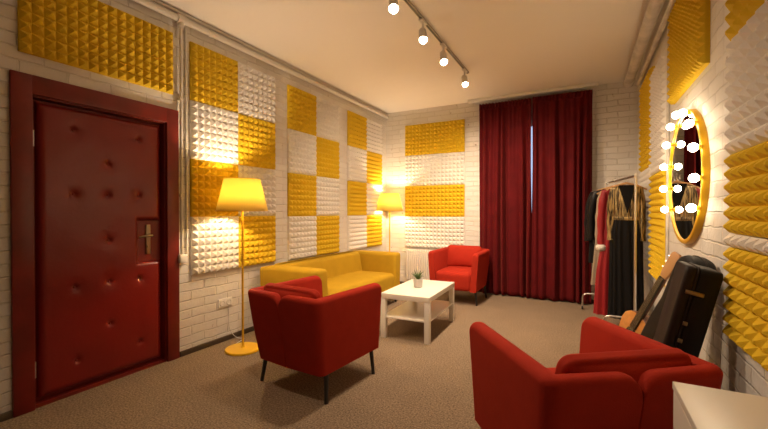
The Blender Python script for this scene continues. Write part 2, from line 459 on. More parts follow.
# right wall
GR = 'foam tiles on the mirror wall'
foam('right', 2.19-.5, 1.962, 'y', 'yellow pyramid foam tile at the top, right of the mirror', GR, nu=6)
foam('right', 2.19-.5, 1.470, 'w', 'white pyramid foam tile between yellow ones, right of the mirror', GR, nu=6, ht=.49)
foam('right', 2.19-.5, 1.128, 'y', 'yellow pyramid foam strip right of the mirror, just under the white tile', GR, nu=6, ht=.342, nv=6)
foam('right', 2.19-.5, 1.068, 'w', 'thin white foam strip of one pyramid row, right of the mirror', GR, nu=6, ht=.058, nv=1)
foam('right', 2.19-.5, .672, 'y', 'yellow pyramid foam tile, lowest one beside the black guitar case', GR, nu=6, ht=.394, nv=7)
foam('right', 1.18, 1.962, 'y', 'yellow pyramid foam tile cut off by the top right corner of the photo', GR, nu=6)
foam('right', 1.18, 1.470, 'y', 'yellow pyramid foam tile at the right edge beside the white tile', GR, nu=6, ht=.49)
foam('right', 1.18, .978, 'y', 'yellow pyramid foam tile at the right edge at mirror foot height', GR, nu=6, ht=.49)
foam('right', 1.18, .672, 'y', 'yellow pyramid foam tile, lowest at the right edge above the white cabinet', GR, nu=6, ht=.304, nv=5)
for r_ in range(2):
    for c_ in range(2):
        if r_ == 1: lab = f"yellow pyramid foam tile above the mirror, lower row, {['near','far'][c_]} half"
        else: lab = f"yellow pyramid foam tile high above the mirror, upper row, {['near','far'][c_]} half"
        foam('right', 2.60+c_*.45, 2.01+(1-r_)*.325, 'y', lab, 'square of foam tiles above the mirror', wd=.45, ht=.325, nu=9, nv=6)
# the two columns behind the clothes rack
for r_ in range(4):
    c1 = 'wwyy'[r_]; c2 = 'yyww'[r_]
    foam('right', 3.70, .62+(3-r_)*.47, c1, f"{CN[c1]} pyramid foam tile, {ROW[r_]} row of the column left of the oval mirror", 'foam tiles behind the clothes rack', wd=.70, ht=.47, nu=8, nv=8)
    foam('right', 4.40, .72+(3-r_)*.47, c2, f"{CN[c2]} pyramid foam tile, {ROW[r_]} row of the corner column behind the clothes", 'foam tiles behind the clothes rack', wd=.78, ht=.47, nu=8, nv=8)

# ---------------------------------------------------------------- pipes
p = empty('heating_pipe', (XL+.04, 2, ZC-.075)); tag(p, 'long cream painted pipe running under the ceiling on the left wall', 'pipe')
MB().tube([(0, YF-2, 0), (0, YB-2-.02, .0)], .026, 14).build('pipe_run', M['pipe'], p)
for y in (.3, 2.30, 4.3):
    MB().tube([(0, y-2.02, 0), (0, y-1.99, 0)], .031, 14).build('coupling', M['pipe'], p)
MB().tube([(0, -.02, 0), (0, .05, 0)], .037, 14).tube([(0, .015, 0), (0, .015, -.06)], .026, 12).build('tee_fitting', M['pipe'], p)
MB().tube([(0, YF-2, .052), (0, YB-2-.02, .052)], .013, 10).build('thin_line', M['pipe'], p)
p = empty('drop_pipe', (XL+.03, 2.02, .85)); tag(p, 'thin vertical cream pipe beside the red door', 'pipe')
MB().tube([(0, 0, 0), (0, 0, 1.90)], .012, 12).build('pipe_run', M['pipe'], p)
for z in (.5, 1.3): MB().box(-.028, .016, -.018, .018, z-.01, z+.01).build('clip', M['pipe'], p)
MB().rbox(-.025, .02, -.025, .04, -.06, .01, .006, 2, 1).build('junction_box', M['whiteplastic'], p)
p = empty('cable_conduit', (XL+.012, 2.078, .86)); tag(p, 'second slim cream conduit next to the yellow and white foam', 'conduit')
MB().tube([(0, 0, 0), (0, 0, 1.93)], .008, 10).build('pipe_run', M['pipe'], p)
p = empty('duct_pipe', (.46, 2, 2.76)); tag(p, 'thick grey painted pipe along the top of the mirror wall', 'pipe')
MB().tube([(0, YF-2, 0), (0, 3.42, 0)], .048, 18).build('pipe_run', M['gpipe'], p)
MB().tube([(0, 3.30, 0), (0, 3.45, 0)], .056, 18).build('end_cap', M['gpipe'], p)
for y in (-.6, 1.2): MB().tube([(0, y, 0), (0, y+.05, 0)], .054, 18).tube([(0, y+.02, 0), (.0, y+.02, .12)], .008, 8).build('hanger_bracket', M['gpipe'], p)
p = empty('cable_pipe', (.545, 2, 2.70)); tag(p, 'thinner dark grey pipe tucked between thick pipe and mirror wall', 'pipe')
MB().tube([(0, YF-2, 0), (0, 3.30, 0)], .022, 12).build('pipe_run', M['gpipe'], p)
# the conduit runs in the gap between foam column and mirror
o = MB().tube([(XR-.012, 3.672, .05), (XR-.012, 3.672, 2.66)], .011, 10).build('wall_conduit', M['gpipe']); tag(o, 'slim grey vertical conduit between the foam column and the oval mirror', 'conduit')

# ---------------------------------------------------------------- curtains
def curtain(x0, x1, seed, label, inner):
    rnd = random.Random(seed)
    c = empty('curtain', ((x0+x1)/2, YB-.120-(.03 if inner < 0 else 0), 0)); tag(c, label, 'curtain', 'dark red velvet curtains')
    wd = x1-x0; nx = 260; nz = 44; zt, zb = 2.775, .012
    ph = [rnd.uniform(0, 6.28) for _ in range(6)]
    vs = []; fs = []
    for j in range(nz+1):
        t = j/nz; z = zt+(zb-zt)*t
        for i in range(nx+1):
            s = i/nx; x = -wd/2+wd*s
            a = s*wd*2*PI/.105+ph[0]+1.7*math.sin(s*8+ph[1]+t*.8)+.8*math.sin(s*19+ph[3]-t*1.1)
            b_ = s*wd*2*PI/.052+ph[2]
            amp = .014+.026*min(1, t*3)+.014*math.sin(s*11+ph[3])*min(1, t*2)
            top = math.exp(-t*30)
            y = amp*(.75+.45*math.sin(s*14+ph[5]+t))*(1-top*.6)*math.sin(a+.35*math.sin(t*5+ph[4]+s*6)) + .006*math.sin(b_)*(math.exp(-t*6)) + .010*math.sin(s*5+t*3+ph[5])*t
            dx = .006*math.sin(a*1.0+1.3)*t + (.012*t*math.sin(3*t+ph[1]))*(1-abs(2*s-1))
            zz = z + (.006*math.sin(b_*1.0) if j == 0 else 0)
            if j == nz: zz = zb + .012*(1+math.sin(s*23+ph[2]))*.5
            vs.append((x+dx+inner*.008*min(1, max(0, (t-.34)*4))*max(0, (s if inner > 0 else 1-s))**3, y, zz))
    n = len(vs)
    for j in range(nz):
        for i in range(nx):
            a = j*(nx+1)+i; fs.append((a, a+1, a+nx+2, a+nx+1))
    cl = MB().add(vs, fs).build('drape', M['velvet'], c, angle=180)
    md = cl.modifiers.new('thick', 'SOLIDIFY'); md.thickness = .004; md.offset = 0
    # gathered heading tape
    vs = []; fs = []
    for j in range(5):
        for i in range(nx+1):
            s = i/nx
            vs.append((-wd/2+wd*s, -.006+.012*math.sin(s*wd*2*PI/.045+ph[2]), zt-.07+.085*j/4+(.005*math.sin(s*wd*2*PI/.045) if j == 4 else 0)))
    for j in range(4):
        for i in range(nx):
            a = j*(nx+1)+i; fs.append((a, a+1, a+nx+2, a+nx+1))
    hd_ = MB().add(vs, fs).build('heading', M['velvet'], c, angle=180)
    md = hd_.modifiers.new('thick', 'SOLIDIFY'); md.thickness = .004; md.offset = 0
    return c
curtain(-1.385, -.662, 3, 'dark red velvet curtain, left panel beside the striped foam', 1)
curtain(-.645, .082, 8, 'dark red velvet curtain, right panel next to the clothes rack', -1)
o = MB().rbox(-1.55, .15, YB-.16, YB-.08, ZC-.045, ZC-.002, .006, 2, 1).build('curtain_track', M['whiteplastic']); tag(o, 'white ceiling curtain track above the red curtains', 'curtain track')

# ---------------------------------------------------------------- armchairs
def shell_mesh(side):
    """one upholstered half shell: arm and half of the back in one sweep; side=-1 left, 1 right. Local front is +y"""
    def path(z):
        t = (z-.175)/.505
        fx, fy = .308+.036*t, .345-.005*t
        cx, cy = .302+.040*t, -.285-.090*t
        my = cy-.012
        r = .040+.018*t
        pts = []
        for q in (0, .003, .010, .022, .038, .06, .1, .2, .3, .4, .5, .6, .7, .8, .9, 1): pts.append((fx+(cx-fx)*q, fy+(cy+r-fy)*q))
        for k in range(1, 8):
            a = k/8*PI/2; pts.append((cx-r+r*math.cos(a), cy+r-r*math.sin(a)))
        for q in (0, .15, .3, .45, .6, .7, .78, .85, .9, .94, .97, .99, 1): pts.append(((cx-r)*(1-q)+.003*q, cy+(my-cy)*q))
        return [(side*p[0], p[1]) for p in pts]
    zt, zb, th, rr = .680, .178, .078, .034
    # profile across the thickness: list of (offset inwards, z as function of top)
    prof = []
    for k in range(6): prof.append((0, k/5, 0))              # outer face, z from bottom to top-r
    for k in range(1, 8):
        a = k/8*PI/2; prof.append((rr*(1-math.cos(a)), 1, rr*math.sin(a)))
    prof.append((th/2, 1, rr))
    for k in range(1, 8):
        a = PI/2*(1-k/8); prof.append((th-rr*(1-math.cos(a)), 1, rr*math.sin(a)))
    for k in range(6): prof.append((th, 1-k/5, 0))
    base = path(zb); n = len(base)
    # arc length from each end
    L = [0]
    for i in range(1, n): L.append(L[-1]+math.dist(base[i], base[i-1]))
    vs = []; fs = []
    for i in range(n):
        d0, d1 = L[i], L[-1]-L[i]
        drop = 0
        if d0 < .035: drop = .030*(1-math.sqrt(max(0, 1-(1-d0/.035)**2)))
        if d1 < .07: drop = max(drop, .060*(1-math.sqrt(max(0, 1-(1-d1/.07)**2))))
        sq = 1.0
        if d1 < .02: sq = .93
        for (o, f_, a) in prof:
            ztop = zt-rr-drop
            z = zb+(ztop-zb)*f_+a*sq
            P = path(z)
            t = Vector((P[min(i+1, n-1)][0]-P[max(i-1, 0)][0], P[min(i+1, n-1)][1]-P[max(i-1, 0)][1])).normalized()
            nx, ny = (-t.y, t.x) if side < 0 else (t.y, -t.x)
            # puff of the padding
            pf = .006*math.sin(PI*f_)*math.sin(PI*min(1, max(0, i/(n-1))))
            oo = o + (-pf if o < th/2 else pf)
            vs.append((P[i][0]+nx*oo*(1), P[i][1]+ny*oo, z))
    m = len(prof)
    for i in range(n-1):
        for k in range(m-1): fs.append((i*m+k, i*m+k+1, (i+1)*m+k+1, (i+1)*m+k))
        fs.append((i*m+m-1, i*m, (i+1)*m, (i+1)*m+m-1))
    fs.append(tuple(range(m))); fs.append(tuple((n-1)*m+k for k in range(m))[::-1])
    return MB().add(vs, fs)
def make_armchair(label, group):
    r = empty('armchair', (0, 0, 0)); tag(r, label, 'armchair', group)
    shell_mesh(-1).build('left_arm_shell', M['rednub'], r, angle=60)
    shell_mesh(1).build('right_arm_shell', M['rednub'], r, angle=60)
    def puff(u, v, w_, p):
        k = (1-u*u)*(1-v*v)
        return (p[0], p[1], p[2]+(.022*k if w_ > 0 else 0))
    MB().rbox(-.240, .240, -.24, .362, .182, .420, .045, 4, 6, puff).build('seat', M['rednub'], r, angle=60)
    # loose back cushion leaning on the backrest
    def cush(u, v, w_, p):
        k = max(0, (1-abs(u)**2.5))*max(0, (1-abs(w_)**2.5))
        return (p[0]*(1-.05*(1-w_)*0), p[1]*(.45+.75*k)+0, p[2]-.012*(1-abs(u)**2)*0)
    mt = Matrix.Translation((.012, -.235, .560)) @ Matrix.Rotation(math.radians(17), 4, 'X')
    MB().rbox(-.252, .252, -.078, .078, -.165, .165, .05, 4, 8, cush, mt).build('back_cushion', M['rednub'], r, angle=70)
    for sx in (-1, 1):
        for (y, dy) in ((-.225, -.05), (.275, .01)):
            MB().tube([(sx*.285, y, .19), (sx*.305, y+dy*.5, 0)], [.016, .012], 12).build('leg', M['blackmetal'], r)
    return r
GA = 'red armchairs'
ch = make_armchair('red fabric armchair seen from behind, between the floor lamp and white table', GA)
ch.location = (-1.727, 2.230, 0); ch.rotation_euler.z = math.radians(-5)
c2 = copy_tree(ch); c2.location = (-.034, 1.806, 0); c2.rotation_euler.z = math.radians(36); c2.scale = (1.012, .965, 1)
c2['label'] = 'red fabric armchair close to the camera beside the white cabinet corner'
c3 = copy_tree(ch); c3.location = (-1.53, 5.165, 0); c3.rotation_euler.z = math.radians(180)
c3['label'] = 'red fabric armchair facing the room in front of the red curtain'

# ---------------------------------------------------------------- sofa
sf = empty('sofa', (-2.52, 3.757, 0)); tag(sf, 'mustard yellow fabric sofa along the left wall', 'sofa')
SL = .910                                    # half length
def tilt_arm(sg):
    def fn(u, v, w_, p):
        # arms swell a little to the outside at the top, corners at the back drop
        return (p[0], p[1]+sg*.012*w_, p[2]-(.012 if u < -.8 and w_ > .5 else 0))
    return fn
for sg, nm in ((-1, 'arm'), (1, 'arm')):
    a, b_ = sorted((sg*SL, sg*(SL-.185)))
    MB().rbox(-.43, .322, a, b_, .085, .665, .042, 4, 5, tilt_arm(sg)).build(nm, M['yfab'], sf, angle=70)
def backfn(u, v, w_, p):
    x = p[0]
    if u > 0: x += -.075*(w_*.5+.5)+.03*(1-w_)*.5
    return (x, p[1], p[2])
MB().rbox(-.43, -.14, -SL+.17, SL-.17, .085, .665, .05, 4, 8, backfn).build('backrest', M['yfab'], sf, angle=70)
def seatfn(u, v, w_, p):
    return (p[0], p[1], p[2]+(.025*(1-abs(v)**4)*(1-max(0, u)**3*.6) if w_ > 0 else 0))
MB().rbox(-.20, .328, -SL+.18, SL-.18, .090, .405, .055, 4, 8, seatfn).build('seat', M['yfab'], sf, angle=70)
for sx in (-.38, .27):
    for sy in (-SL+.06, SL-.06):
        MB().tube([(sx, sy, .092), (sx, sy, 0)], [.022, .016], 12).build('leg', M['blackmetal'], sf)

# ---------------------------------------------------------------- coffee table
t = empty('coffee_table', (-1.512, 3.675, 0), math.radians(2)); tag(t, 'white square-legged coffee table with a lower shelf', 'coffee table')
TW, TL = .248, .430
MB().rbox(-TW, TW, -TL, TL, .380, .430, .0025, 2, 1).build('tabletop', M['whitepaint'], t)
for sx in (-1, 1):
    for sy in (-1, 1):
        x0, x1 = sorted((sx*(TW-.001), sx*(TW-.051))); y0, y1 = sorted((sy*(TL-.001), sy*(TL-.051)))
        MB().rbox(x0, x1, y0, y1, 0, .380, .0025, 2, 1).build('leg', M['whitepaint'], t)
MB().rbox(-TW+.006, TW-.006, -TL+.006, TL-.006, .195, .210, .002, 2, 1).build('shelf', M['whitepaint'], t)

pl = empty('potted_plant', (-1.53, 3.66, .430)); pl.scale = (1.22, 1.22, 1.22); tag(pl, 'small spiky succulent in a grey pot on the white coffee table', 'potted plant')
MB().lathe([(.030, 0), (.034, .003), (.040, .060), (.042, .072), (.037, .073), (.035, .062), (.001, .060)], 28).build('pot', M['pot'], pl)
MB().lathe([(.034, .0605), (.02, .066), (.001, .068)], 20).build('soil', M['soil'], pl)
lv = MB(); rnd = random.Random(5)
for k in range(34):
    a = k*2.4; tl = .25+.9*(k/34)*rnd.uniform(.7, 1.1); ln = rnd.uniform(.06, .095)*(1-.15*k/34)
    pts = []; rr = []
    for q in range(6):
        s = q/5; ang = tl*(.35+.65*s); pts.append((math.cos(a)*(.006+ln*s*math.sin(ang)), math.sin(a)*(.006+ln*s*math.sin(ang)), .064+ln*s*math.cos(ang*.9))); rr.append(max(.0006, .0048*(1-s)**.7))
    lv.tube(pts, rr, 6)
lv.build('leaves', M['leaf'], pl)

# ---------------------------------------------------------------- floor lamps
def make_lamp(label):
    r = empty('floor_lamp', (0, 0, 0)); tag(r, label, 'floor lamp', 'yellow floor lamps')
    MB().lathe([(.001, 0), (.146, 0), (.150, .004), (.150, .014), (.145, .020), (.02, .026), (.012, .040), (.001, .041)], 48).build('base', M['ymetal'], r)
    MB().tube([(0, 0, .03), (0, 0, 1.30)], .0095, 14).build('pole', M['ymetal'], r)
    s = MB().lathe([(.215, 1.222), (.150, 1.500)], 56, cap=False).build('lamp_shade', M['shade'], r, angle=80)
    md = s.modifiers.new('thick', 'SOLIDIFY'); md.thickness = .0015; md.offset = 0
    rg = MB()
    for (rad, z) in ((.150, 1.500), (.215, 1.222)):
        MB().tube([(rad*math.cos(2*PI*k/48), rad*math.sin(2*PI*k/48), z) for k in range(49)], .0022, 6).build('shade_ring', M['ymetal'], s)
    for k in range(3):
        a = 2*PI*k/3; rg.tube([(.014*math.cos(a), .014*math.sin(a), 1.30), (.205*math.cos(a), .205*math.sin(a), 1.24)], .0018, 6)
    rg.build('shade_spider', M['ymetal'], r)
    MB().tube([(0, 0, 1.29), (0, 0, 1.345)], .019, 14).build('socket', M['whiteplastic'], r)
    MB().sphere((0, 0, 1.376), .032, 18).build('bulb', M['lampbulb'], r)
    return r
lp = make_lamp('yellow floor lamp beside the near red armchair, its whole pole in view')
lp.location = (-2.655, 2.375, 0)
l2 = copy_tree(lp); l2.location = (-2.765, 5.44, 0); l2['label'] = 'yellow floor lamp in the far corner behind the yellow sofa'
pts = [(-2.655-.14, 2.40, .012), (-2.83, 2.47, .006), (-2.86, 2.56, .006), (-2.88, 2.58, .006), (-2.95, 2.55, .02), (-2.975, 2.50, .12), (-2.975, 2.497, .28), (-2.972, 2.497, .33)]
sm = []
for a in range(len(pts)-1):
    P0, P1, P2, P3 = [Vector(pts[max(0, min(len(pts)-1, a+k))]) for k in (-1, 0, 1, 2)]
    for q in range(6):
        u = q/6; sm.append(.5*((2*P1)+(P2-P0)*u+(2*P0-5*P1+4*P2-P3)*u*u+(3*P1-P0-3*P2+P3)*u**3))
sm.append(Vector(pts[-1]))
for v_ in sm: v_.z = max(v_.z, .004)
o = MB().tube(sm, .0032, 8).build('power_cord', M['whiteplastic']); tag(o, 'thin white cord running from the lamp foot to the wall socket', 'cord')

ol = empty('wall_socket', (XL, 2.47, .36)); tag(ol, 'white double electrical socket low on the brick wall', 'socket')
MB().rbox(0, .012, -.078, .078, -.040, .040, .004, 2, 1).build('face_plate', M['whiteplastic'], ol)
for y in (-.037, .037):
    m = Matrix.Translation((.0, y, 0)) @ Matrix.Rotation(PI/2, 4, 'Y')
    so = MB().lathe([(.001, .010), (.019, .010), (.020, .0165), (.026, .017), (.028, .012)], 24, m, cap=False).build('socket_well', M['whiteplastic'], ol)
    MB().box(.009, .0115, y-.010, y-.006, -.002, .002).box(.009, .0115, y+.006, y+.010, -.002, .002).build('pin_hole', M['blackmetal'], so)

# ---------------------------------------------------------------- radiator
rd = empty('radiator', (-2.20, YB-.09, .10)); tag(rd, 'white ribbed radiator under the striped foam behind the armchair', 'radiator')
rb = MB()
for k in range(20):
    x = -.36+k*.038
    rb.rbox(x-.015, x+.015, -.03, .03, 0, .50, .010, 2, 1)
rb.rbox(-.385, .385, -.018, .018, .03, .055, .008, 2, 1).rbox(-.385, .385, -.018, .018, .445, .47, .008, 2, 1)
rb.build('ribs', M['whitepaint'], rd)
MB().tube([(-.385, 0, .46), (-.43, 0, .46), (-.43, .075, .46)], .012, 10).build('supply_pipe', M['pipe'], rd)
MB().box(-.2, -.17, -.02, .09, -.02, .02).build('wall_bracket', M['pipe'], rd); MB().box(.17, .2, -.02, .09, -.02, .02).build('wall_bracket', M['pipe'], rd)
for x in (-.3, .3): MB().tube([(x, 0, .03), (x, 0, -.10)], .014, 10).build('foot', M['pipe'], rd)

# ---------------------------------------------------------------- oval mirror with bulbs
MY, MZ = 3.04, 1.435
mr = empty('vanity_mirror', (XR, MY, MZ)); tag(mr, 'oval looking yellow hoop framed mirror ringed with lit globe bulbs', 'mirror')
def ring(aO, bO, aI, bI, x0, x1, n=96, bev=.004):
    vs = []; fs = []
    sec = [(aI, bI, x1), (aI, bI, x0+bev), (aI+bev, bI+bev, x0), (aO-bev, bO-bev, x0), (aO, bO, x0+bev), (aO, bO, x1)]
    for (a, b_, x) in sec:
        for k in range(n): vs.append((x, a*math.cos(2*PI*k/n), b_*math.sin(2*PI*k/n)))
    m = len(sec)
    for i in range(m):
        for k in range(n): fs.append((i*n+k, i*n+(k+1) % n, ((i+1) % m)*n+(k+1) % n, ((i+1) % m)*n+k))
    return MB().add(vs, fs)
ring(.465, .420, .437, .392, -.034, -.001).build('frame', M['yframe'], mr, angle=50)
vs = [(-.026, .438*math.cos(2*PI*k/96), .393*math.sin(2*PI*k/96)) for k in range(96)]
vs2 = [(-.022, v[1], v[2]) for v in vs]
MB().add(vs+vs2, [tuple(range(96)), tuple(range(96, 192))[::-1]]+[(k, (k+1) % 96, 96+(k+1) % 96, 96+k) for k in range(96)]).build('glass', M['mirror'], mr, smooth=False)
MB().box(-.021, 0, -.12, .12, -.05, .05).build('wall_mount', M['blackmetal'], mr, smooth=False)
for an in (-30, -7, 16, 40, 64, 88, 112, 136, 161, 185, 209):
    a = math.radians(an); y, z = .450*math.cos(a)-.01, .404*math.sin(a)
    s_ = MB().tube([(-.033, y, z), (-.048, y, z)], .012, 14).build('bulb_socket', M['yframe'], mr)
    MB().sphere((-.068, y, z), .024, 18).build('bulb', M['bulb'], s_)

# ---------------------------------------------------------------- track lights
tr = empty('light_track', (-1.24, 2, ZC)); tag(tr, 'long thin grey lighting track on the ceiling', 'lighting track')
MB().box(-.014, .014, -1.7, 2.50, -.020, 0).build('rail', M['track'], tr, smooth=False)
MB().box(-.007, .007, -1.69, 2.49, -.0215, -.019).build('slot', M['blackmetal'], tr, smooth=False)
def make_spot():
    r = empty('spot_light', (0, 0, 0)); tag(r, 'x', 'spotlight', 'track spotlights')
    MB().rbox(-.016, .016, -.045, .045, -.016, 0, .003, 2, 1).build('adapter', M['spotbody'], r)
    MB().tube([(0, 0, -.014), (0, 0, -.075)], .008, 10).build('stem', M['spotbody'], r)
    m = Matrix.Translation((0, 0, -.105)) @ Matrix.Rotation(math.radians(-28), 4, 'X') @ Matrix.Rotation(math.radians(-14), 4, 'Y')
    h_ = MB().lathe([(.001, .062), (.022, .060), (.027, .050), (.029, -.045), (.033, -.055), (.030, -.055), (.026, -.040)], 28, m, cap=False).build('housing', M['spotbody'], r)
    MB().lathe([(.001, -.044), (.0275, -.044)], 28, m, cap=False).build('lens', M['spotface'], h_)
    return r
SP = [(2.50, 'nearest of the four spotlights in view, cut close to the top edge'), (3.07, 'second of the four spotlights, counting from the top edge'),
      (3.61, 'third of the four spotlights, counting from the top edge'), (4.36, 'last spotlight on the track, nearest the curtains')]
s0 = make_spot()
for i, (y, lab) in enumerate(SP):
    s_ = s0 if i == 0 else copy_tree(s0)
    s_.scale = (1.2, 1.2, 1.2); s_.location = (-1.24, y, ZC-.020); s_['label'] = 'white track ' + lab.replace('spotlights', 'spotlights')
def spot_lamp(y, e, aim, size=130):
    L = bpy.data.lights.new('track_and_fill_spot', 'SPOT'); L.energy = e; L.color = (1, .755, .52); L.spot_size = math.radians(size); L.spot_blend = .9; L.shadow_soft_size = .03
    o = bpy.data.objects.new('track_and_fill_spot', L); col.objects.link(o)
    o.location = (-1.24+aim[0]*.0, y, ZC-.215); d = Vector(aim)
    o.rotation_euler = d.to_track_quat('-Z', 'Y').to_euler()
SPOT_E = 66
for (y, e, aim) in ((2.50, .8, (.3, .2, -1)), (3.07, 1, (.3, .5, -1)), (3.61, 1.2, (-.4, .5, -1)), (4.36, 1.3, (.1, .5, -1)), (1.3, .45, (.2, .3, -1))):  # last entry has no fixture: unseen fill light added to brighten the foreground
    spot_lamp(y, SPOT_E*e, aim)

# ---------------------------------------------------------------- white cabinet
cb = empty('cabinet', (.238+.143, 1.405-.55, 0)); tag(cb, 'plain white low cabinet in the near right corner', 'cabinet')
hx, hy, CH = .143, .55, .715
MB().rbox(-hx-.004, hx, -hy, hy, CH-.022, CH, .0025, 2, 1).build('top', M['whitepaint'], cb)
MB().rbox(-hx+.016, hx, hy-.018, hy, .0, CH-.022, .002, 2, 1).build('side_panel', M['whitepaint'], cb)
MB().rbox(-hx+.016, hx, -hy, -hy+.018, .0, CH-.022, .002, 2, 1).build('side_panel', M['whitepaint'], cb)
MB().box(hx-.01, hx, -hy+.018, hy-.018, .05, CH-.022).box(-hx+.02, hx-.01, -hy+.018, hy-.018, .05, .068).build('carcass', M['whitepaint'], cb, smooth=False)
for k in range(2):
    y0 = hy-.004-k*.548
    MB().rbox(-hx-.002, -hx+.015, y0-.543, y0, .05, CH-.027, .002, 2, 1).build('door_panel', M['whitepaint'], cb)

# ---------------------------------------------------------------- clothes rack
RA, RB = Vector((.425, 4.30, 0)), Vector((.235, 5.33, 0)); RZ = 1.555
rk = empty('clothes_rack', tuple(RA)); tag(rk, 'chrome wheeled clothes rack between the curtain and the mirror', 'clothes rack')
dv = RB-RA
MB().tube([(0, -.02, RZ), (dv.x, dv.y, RZ)], .011, 12).build('rail', M['chrome'], rk)
for q in (Vector((0, 0, 0)), dv):
    MB().tube([(q.x, q.y, .20), (q.x, q.y, RZ)], .012, 12).build('post', M['chrome'], rk)
    MB().sphere((q.x, q.y, RZ+.008), .017, 12).build('end_cap', M['whiteplastic'], rk)
    x0, x1 = -.255, .115
    lp_ = []
    for (cx, sg) in ((x0+.05, -1), (x1-.05, 1)):
        pts = [(cx+sg*.05, 0, .05), (cx+sg*.05, 0, .15)] + [(cx+sg*.05*math.cos(a), 0, .15+.05*math.sin(a)) for a in (PI/6, PI/3, PI/2)]
        lp_ += pts if sg < 0 else pts[::-1]
    ft = MB().tube([(q.x+p_[0], q.y, p_[2]) for p_ in lp_], .010, 10).build('foot_loop', M['chrome'], rk)
    for x in (x0, x1):
        MB().tube([(q.x+x-.010, q.y, .0255), (q.x+x+.010, q.y, .0255)], .025, 16).build('caster', M['blackmetal'], ft)
MB().tube([(0, 0, .20), (dv.x, dv.y, .20)], .009, 10).build('lower_bar', M['chrome'], rk)

def garment(name, cat, y, label, rings, m_body, skirt=None, m_skirt=None, sleeve=None, m_sleeve=None, cuff=None, rz=0, pleats=9, hang=True, off=0, seed=1, waist=None, insert=None):
    """rings: (z, half width, half depth, pleat) from shoulders down, on a hanger on the rail"""
    t_ = (y-RA.y)/(RB.y-RA.y); x = RA.x+(RB.x-RA.x)*t_+off
    g_ = empty(name, (x, y, RZ), rz); tag(g_, label, cat, 'clothes hanging on the rack')
    rnd = random.Random(seed); p1 = rnd.uniform(0, 6)
    def body(rs, n=96):
        vs = []; fs = []
        # resample
        rr = []
        for a, b_ in zip(rs[:-1], rs[1:]):
            for k in range(6): rr.append(tuple(a[i]+(b_[i]-a[i])*k/6 for i in range(4)))
        rr.append(rs[-1])
        for (z, hw_, hd_, pl_) in rr:
            for k in range(n):
                an = 2*PI*k/n; c, s = math.cos(an), math.sin(an)
                w_ = 1+pl_*math.sin(an*pleats*2+p1+z*2)
                vs.append((hw_*(abs(c)**.8)*(1 if c > 0 else -1)*w_, hd_*(abs(s)**.8)*(1 if s > 0 else -1)*(1+pl_*3*math.sin(an*pleats*2+p1+z*2)), z-RZ))
        for i in range(len(rr)-1):
            for k in range(n): fs.append((i*n+k, i*n+(k+1) % n, (i+1)*n+(k+1) % n, (i+1)*n+k))
        fs.append(tuple(range(n)))
        fs.append(tuple((len(rr)-1)*n+k for k in range(n))[::-1])
        return MB().add(vs, fs)
    body(rings).build('bodice', m_body, g_, angle=75)
    if skirt: body(skirt).build('skirt', m_skirt, g_, angle=75)
    if waist:
        zw, hw_, hd_ = waist
        body([(zw+.018, hw_, hd_, 0), (zw, hw_+.004, hd_+.003, 0), (zw-.018, hw_, hd_, 0)]).build('waistband', m_body, g_, angle=75)
    if insert:
        o_ = MB().add([(-.070, -.060, insert[0]-RZ), (.070, -.060, insert[0]-RZ), (.0, -.072, insert[1]-RZ), (-.070, -.03, insert[0]-RZ), (.070, -.03, insert[0]-RZ), (.0, -.03, insert[1]-RZ)],
                      [(0, 2, 1), (3, 4, 5), (0, 1, 4, 3), (1, 2, 5, 4), (2, 0, 3, 5)]).build('neck_insert', M['blackcloth'], g_)
    if sleeve:
        hw_ = rings[1][1]; ln, r0, r1, out = sleeve
        for sg in (-1, 1):
            pts = []; rs = []
            for k in range(9):
                s = k/8
                pts.append((sg*(hw_-.03+out*math.sin(min(1, s*1.6)*PI/2)), .01*math.sin(s*4+sg), rings[1][0]-.02-ln*s-RZ))
                rs.append((r0+(r1-r0)*s)*(1+.10*math.sin(k*2.3+seed)) if k > 0 else r0*.7)
            sl = MB().tube(pts, rs, 14).build('sleeve', m_sleeve or m_body, g_, angle=70)
            if cuff:
                e = Vector(pts[-1]); MB().tube([e+Vector((0, 0, .02)), e+Vector((0, 0, .005)), e-Vector((0, 0, .03)), e-Vector((0, 0, .05))], [r1*.9, r1*1.5, r1*1.5, r1*.8], 14).build('cuff', cuff, sl, angle=70)
    if hang:
        zs = rings[0][0]-RZ
        hk = MB().tube([(-.17, 0, zs-.045), (-.09, 0, zs-.005), (0, 0, zs+.020), (.09, 0, zs-.005), (.17, 0, zs-.045)], [.007, .010, .012, .010, .007], 10)
        ho = hk.build('hanger', M['hanger'], g_)
        top = .0135
        pts = [(0, 0, zs+.02), (0, 0, -.028)] + [(.0, -.018*math.sin(a)*0, 0) for a in ()]
        hkp = [(0, 0, zs+.02), (0, 0, -.035), (0, .013, -.022), (0, .0185, 0), (0, .010, .016), (0, 0, top+.006), (0, -.012, .014), (0, -.0175, .002)]
        MB().tube(hkp, .0022, 8).build('hook', M['chrome'], ho)
    return g_
ry = math.atan2(RB.x-RA.x, -(RB.y-RA.y))  # unused orientation reference
RO = math.radians(8)
garment('dress', 'dress', 4.42, 'long black dress with a gold brocade top and sleeves, nearest on the rack',
        [(1.475, .055, .03, 0), (1.452, .140, .045, .005), (1.38, .145, .055, .012), (1.28, .135, .055, .02), (1.15, .115, .055, .02)], M['gold'],
        skirt=[(1.155, .112, .054, .02), (1.0, .135, .062, .04), (.6, .140, .07, .05), (.17, .150, .078, .05)], m_skirt=M['blackcloth'],
        sleeve=(.50, .045, .036, .016), m_sleeve=M['gold'], off=-.042, rz=RO*.5, seed=2, pleats=8, waist=(1.15, .122, .060), insert=(1.472, 1.20))
